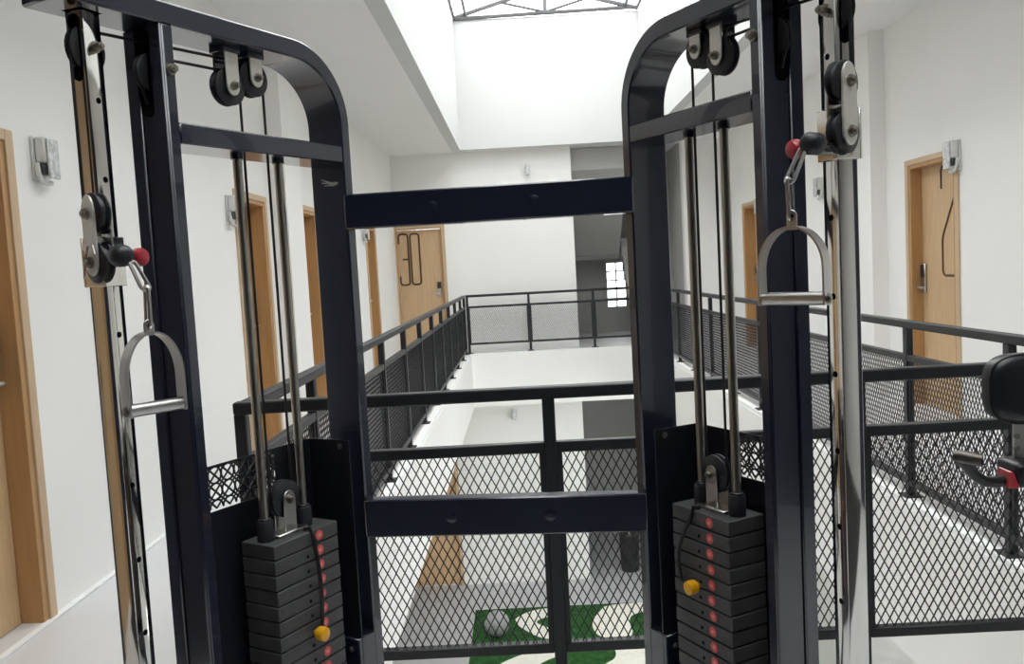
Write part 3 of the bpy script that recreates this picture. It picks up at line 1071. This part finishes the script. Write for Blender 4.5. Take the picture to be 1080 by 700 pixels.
    # swivel head with two pulleys
    e = Vector((.79 * T.side, -.613, 0))
    mm = Vector((-.613 * T.side, -.79, 0))
    hc = Vector((-.812, 1.655, 0)) if L else Vector((.621, 1.637, 0))
    z1_, z2_ = (1.549, 1.455) if L else (1.715, 1.622)
    for zz in (z1_, z2_):
        wheel(hc + LZ * zz, mm, .040, .024, mach)
    half = (z1_ - z2_) / 2
    out = [(x, q + half) for x, q in arc(0, 0, .0235, .036, 0, 180, 12)] + [(x, q - half) for x, q in arc(0, 0, .0235, .026, 180, 360, 12)]
    for sg in (1, -1):
        pl = MB().prism(out, hc + mm * sg * .0155 + LZ * (z1_ + z2_) / 2, e, LZ, mm, .005, .001).build('swivel_plate', ZINC if sg > 0 else STEEL, mach)
        if sg > 0:
            for zz in (z1_, z2_):
                bolt(hc + mm * .018 + LZ * zz, mm, .0085, .010, pl)
    # yoke joining the head to the sleeve
    b = MB()
    a_, c_ = T.p(p0, 0, zl + .02), hc + LZ * (zl + .02)
    for zz in (zl + .015, zh - .01):
        MB().tube([P.p(-q0, 0, zz), hc + LZ * zz], .011, 8).build('swivel_arm', STEEL, car)
    # rubber ball stop on the free end of the cable
    bp = Vector((-.741, 1.590, 1.463)) if L else Vector((.547, 1.585, 1.598))
    ed = (bp - (hc + LZ * bp.z)).normalized()
    b = MB()
    b.lathe(bp - ed * .022, ed, [(0, .006), (.002, .015), (.010, .0205), (.034, .0205), (.042, .015), (.046, .007), (.046, 0)], 18)
    b.build('ball_stop', RUBBER, mach)
    MB().tube([hc + LZ * bp.z, bp], .0034, 8).build('steel_cable', CABLE, mach)
    if L:
        # thin retaining wire looping over the lower wheel
        q0 = hc + mm * .024
        ww = [q0 + e * .030 + LZ * 1.470, q0 + e * .024 + LZ * 1.486, q0 + e * .006 + LZ * 1.487, q0 - e * .010 + LZ * 1.462, q0 - e * .020 + LZ * 1.425]
        MB().tube(ww, .0025, 6).build('retaining_wire', STEEL, mach)

# beams between the towers
TL, TR = TOWERS


def beam(z0, z1):
    a = TL.p(TL.bs + .008, HW, 0)
    c = TR.p(TR.bs + .008, HW, 0)
    dx = (c - a).normalized()
    dy = Vector((-dx.y, dx.x, 0))
    a, c = a - dx * .008, c + dx * .008
    M = Matrix((dx, dy, LZ)).transposed().to_4x4()
    M.translation = a
    ln = (c - a).length
    o = MB().span((0, -.016, z0), (ln, .030, z1), .004, M).build('cross_beam', BLACK, mach)
    for f in (.315, .665):
        q = a + dx * ln * f - dy * .016 + LZ * (z0 + z1) / 2
        b = MB()
        b.lathe(q, -dy, [(0, .0145), (.0012, .0145), (.002, .012), (.002, .0)], 20)
        b.build('plug_cap', BLACK, o)


beam(1.526, 1.618)
beam(.696, .798)
a, c = TL.p(TL.bs + .017, 0, .03), TR.p(TR.bs + .017, 0, .03)
MB().tube([a, c], .03, 12).build('base_beam', BLACK, mach)


# ------------------------------------------------------------------ hanging handles
def link_pts(a, c, wdt, side):
    a, c, side = Vector(a), Vector(c), Vector(side).normalized()
    ax = (c - a).normalized()
    ln = (c - a).length
    out = []
    for x, y in arc(0, 0, wdt, wdt, 180, 360, 8):
        out.append(c + side * x * -1 + ax * (-y - wdt))
    for x, y in arc(0, 0, wdt * .72, wdt * .72, 0, 180, 8):
        out.append(a + side * x * -1 * -1 * -1 + ax * (wdt * .72 - y))
    return out


def handle(label, centre, yaw, zg, zarch, ztab, links, hw):
    cx, cy = centre
    hd = thing('stirrup_grip', label, 'exercise grip', (cx, cy, zg), 'hanging D handles')
    ex = Vector((math.cos(yaw), math.sin(yaw), 0))
    ey = Vector((-math.sin(yaw), math.cos(yaw), 0))
    c = Vector((cx, cy, 0))
    zs = zg + (zarch - zg) * .42
    prof = [(-hw, zg - .012), (-hw, zg + .02), (-hw * 1.01, zs)]
    prof += [(x, z) for x, z in arc(0, zs, hw, zarch - zs, 180, 0, 18)][1:]
    prof += [(hw, zg + .02), (hw, zg - .012)]
    b = MB()
    b.tube([c + ex * x + LZ * z for x, z in prof], 0, flat=(ey, .0150, .0018))
    b.build('strap', STEEL, hd)
    MB().lathe(c - ex * (hw - .002) + LZ * zg, ex, [(0, .0125), (2 * hw - .004, .0125)], 20).build('grip', STEEL, hd)
    for sg in (-1, 1):
        bolt(c + ex * sg * (hw + .001) + LZ * zg, ex * sg, .0075, .006, hd, 'end_bolt')
    out = [(-.010, zarch - .006 - zg), (.010, zarch - .006 - zg), (.010, ztab - zg - .01)] + [(x, z + ztab - zg - .01) for x, z in arc(0, 0, .010, .010, 0, 180, 8)]
    tab = MB().prism(out, c + LZ * zg, ex, LZ, ey, .004, .0008).build('tab', STEEL, hd)
    b = MB()
    b.lathe(c + LZ * (ztab - .012) - ey * .0024, ey, [(0, .0042), (.0048, .0042)], 12)
    b.build('tab_hole', HOLE, tab)
    for i, (p, q) in enumerate(links):
        MB().tube(link_pts(p, q, .0085, ey if i else ex), .0036, 7, True).build('carabiner', STEEL, hd)
    return hd


handle('D-shaped steel cable handle hanging at the left chrome post', (-.700, 1.590), R(52), 1.176, 1.318, 1.342,
       [((-.721, 1.588, 1.452), (-.697, 1.589, 1.396)), ((-.698, 1.590, 1.404), (-.700, 1.590, 1.326))], .055)
handle('D-shaped steel cable handle hanging in front of the right black upright', (.503, 1.580), R(-44), 1.317, 1.449, 1.480,
       [((.530, 1.583, 1.592), (.499, 1.581, 1.528)), ((.499, 1.580, 1.538), (.502, 1.580, 1.462))], .063)

# ------------------------------------------------------------------ second exercise machine at the right edge
sb = thing('padded_exerciser', 'black padded exerciser with curved handle, cut off by the right picture edge', 'exercise machine', (1.46, 2.34, 0))
pc_ = Vector((1.362, 2.30, 1.006))


def superellipse(a, c, p, n=48):
    out = []
    for i in range(n):
        t = 2 * math.pi * i / n
        ct, s_ = math.cos(t), math.sin(t)
        out.append((a * math.copysign(abs(ct) ** (2 / p), ct), c * math.copysign(abs(s_) ** (2 / p), s_)))
    return out


b = MB()
rings = [(.030, .93), (.020, 1.0), (-.012, 1.0), (-.026, .965), (-.034, .88), (-.038, .70), (-.040, .4)]
tb = bmesh.new()
vr = []
for dy, sc in rings:
    vr.append([tb.verts.new(pc_ + Vector((x * sc, dy, z * sc))) for x, z in superellipse(.122, .094, 3.4)])
for p, q in zip(vr, vr[1:]):
    for k in range(48):
        tb.faces.new((p[k], p[(k + 1) % 48], q[(k + 1) % 48], q[k]))
tb.faces.new(vr[0])
tb.faces.new(vr[-1])
b._join(tb)
pad = b.build('back_pad', VINYL, sb)
MB().tube([pc_ + Vector((x * .992, -.020, z * .992)) for x, z in superellipse(.122, .094, 3.4)], .0035, 6, True).build('piping', VINYL, pad)
MB().span((1.334, 2.33, .80), (1.372, 2.345, 1.03), .004).build('pad_bracket', STEEL, sb)
b = MB()
b.cyl((1.338, 2.322, .868), (1.338, 2.332, .868), .008, 8)
b.cyl((1.338, 2.322, .835), (1.338, 2.332, .835), .008, 8)
b.build('bracket_bolt', BOLT, sb)
MB().span((1.305, 2.27, .735), (1.56, 2.38, .805), .018, seg=3).build('handle_housing', VINYL, sb)
b = MB()
b.prism([(1.284, .738), (1.312, .738), (1.312, .744), (1.298, .782), (1.288, .786)], (0, 2.30, 0), (1, 0, 0), (0, 0, 1), (0, 1, 0), .062, .003)
b.build('red_end_cap', RED, sb)
hp = [(1.31, 2.30, .757), (1.262, 2.30, .750), (1.232, 2.298, .755), (1.205, 2.293, .775), (1.180, 2.285, .803), (1.158, 2.275, .826)]
b = MB()
b.tube(hp, .0155, 14)
b.build('curved_handle', VINYL, sb)
b = MB()
b.tube([(1.136, 2.275, .836), (1.150, 2.268, .835), (1.178, 2.25, .831), (1.196, 2.238, .828)], [.012, .0175, .0180, .0175], 16)
g = b.build('handle_end', LOCK, sb)
b = MB()
b.lathe((1.195, 2.2385, .828), (.78, -.52, -.06), [(0, .0135), (.0025, .0135), (.0025, 0)], 16)
b.build('open_end', HOLE, g)
MB().span((1.47, 2.33, .06), (1.53, 2.40, .76), .006).build('pedestal', BLACK, sb)
MB().span((1.32, 2.22, 0), (1.68, 2.52, .06), .008).build('base_foot', BLACK, sb)
